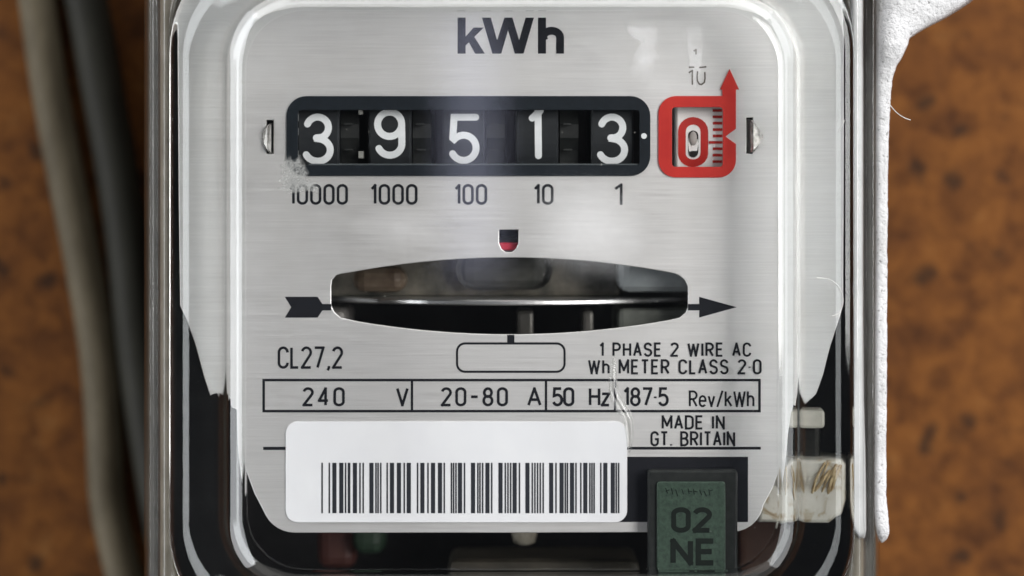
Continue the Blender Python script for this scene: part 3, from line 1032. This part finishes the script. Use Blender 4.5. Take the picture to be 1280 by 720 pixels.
# ------------------------------------------------------------------ sealant along the right edge
def interp(tab_, t):
    for (a, va), (b, vb) in zip(tab_, tab_[1:]):
        if a <= t <= b:
            return va + (vb - va) * (t - a) / (b - a)
    return tab_[0][1] if t < tab_[0][0] else tab_[-1][1]
def strip(name, L, Rt, y0, y1, depth, thick, step, jit):
    rows = []
    py = y0
    vs, fs = [], []
    m = 11
    wob = 0
    while py <= y1 + 1e-6:
        l = interp(L, py); r = interp(Rt, py)
        wob = 0.75 * wob + random.uniform(-jit, jit)
        r += wob
        for k in range(m):
            t = k / (m - 1)
            px = l + (r - l) * t
            bul = max(0.0, 1 - (2 * t - 1) ** 4) ** 0.5
            tk = min(thick, (r - l) * S * 0.8)
            y = depth - bul * tk * (1 + random.uniform(-0.02, 0.02))
            x, z = U(px, py, depth)
            vs.append((x, y, z))
        rows.append(py)
        py += step
    n = len(rows)
    for i in range(n - 1):
        for k in range(m - 1):
            fs.append((i * m + k, i * m + k + 1, (i + 1) * m + k + 1, (i + 1) * m + k))
        fs.append((i * m + m - 1, i * m, (i + 1) * m, (i + 1) * m + m - 1))
    fs.append(tuple(range(m))); fs.append(tuple((n - 1) * m + k for k in range(m)))
    return vs, fs
v1, f1 = strip('s', [(-60, 1094), (60, 1094), (640, 1092), (655, 1093), (668, 1096), (678, 1101)],
               [(-60, 1250), (-12, 1236), (0, 1217), (5, 1211), (14, 1196), (24, 1180), (34, 1160), (44, 1143), (49, 1136), (56, 1135), (68, 1130), (82, 1121), (100, 1115), (130, 1113), (200, 1110), (420, 1109), (560, 1108), (620, 1108), (650, 1111), (664, 1112), (672, 1110), (678, 1104)],
               -60, 678, 0.0040, 0.0042, 3, 0.35)
sealant = from_py('sealant_strip', v1, f1, SEALANT, None, True)
tag(sealant, 'torn white sealant strip down the right edge of the meter cover', 'sealant')
v2, f2 = strip('s', [(-60, 1063), (400, 1063), (500, 1062), (560, 1058), (640, 1057), (655, 1061), (668, 1070), (674, 1075)], [(-60, 1079), (400, 1079), (500, 1080), (560, 1082), (640, 1083), (662, 1083), (672, 1081), (674, 1078)], -60, 674, 0.0036, 0.0014, 3, 0.10)
from_py('refraction_band', v2, f2, mat_mottle('refraction_band_grey', (0.50, 0.51, 0.51), (0.66, 0.67, 0.67), 120, 0.35, 0, 0.2, 0.0002), sealant, True)  # grey strip painting the refraction of the white sealant in the rim

# ------------------------------------------------------------------ stray fibres
def fibre(p, label):
    pts = []
    for a, b, y in p:
        x, z = U(a, b, y); pts.append((x, y, z))
    o = tube('fibre', smooth_pts(pts, 7), 0.00007, HAIR, None, 6)
    tag(o, label, 'fibre', 'pale fibres caught on the cover')
fibre([(1020, 347, -0.0085), (1036, 349, -0.0065), (1048, 358, -0.0052), (1054, 375, -0.0046), (1049, 391, -0.0050), (1040, 395, -0.0062)], 'thin curled pale fibre on the cover edge beside the nameplate')
fibre([(1110, 128, 0.001), (1120, 140, -0.001), (1130, 147, -0.002), (1138, 150, 0.0)], 'short pale fibre sticking out of the white sealant')
fibre([(1048, 165, -0.0050), (1053, 156, -0.0046), (1056, 150, -0.0040)], 'tiny pale fibre on the upper right edge of the cover')

# ------------------------------------------------------------------ dust specks on the cover front
vs, fs = [], []
for i in range(45):
    a = random.uniform(320, 960); b = random.uniform(25, 695)
    sz = random.choice((0.4, 0.5, 0.6, 0.7, 1.0))
    x, z = U(a, b, YF - 0.0001)
    k0 = len(vs)
    rot = random.uniform(0, pi); el = random.uniform(1, 2.6)
    for q in range(6):
        u = sz * S * el * cos(q * pi / 3) * 0.6; v = sz * S * sin(q * pi / 3) * 0.6
        vs.append((x + u * cos(rot) - v * sin(rot), YF - 0.00006, z + u * sin(rot) + v * cos(rot)))
    vs.append((x, YF - 0.00016, z))
    fs += [(k0 + q, k0 + (q + 1) % 6, k0 + 6) for q in range(6)]
dust = from_py('dust_specks', vs, fs, mat('dust', (0.62, 0.60, 0.56), 0.9), cover)
dust['kind'] = 'stuff'
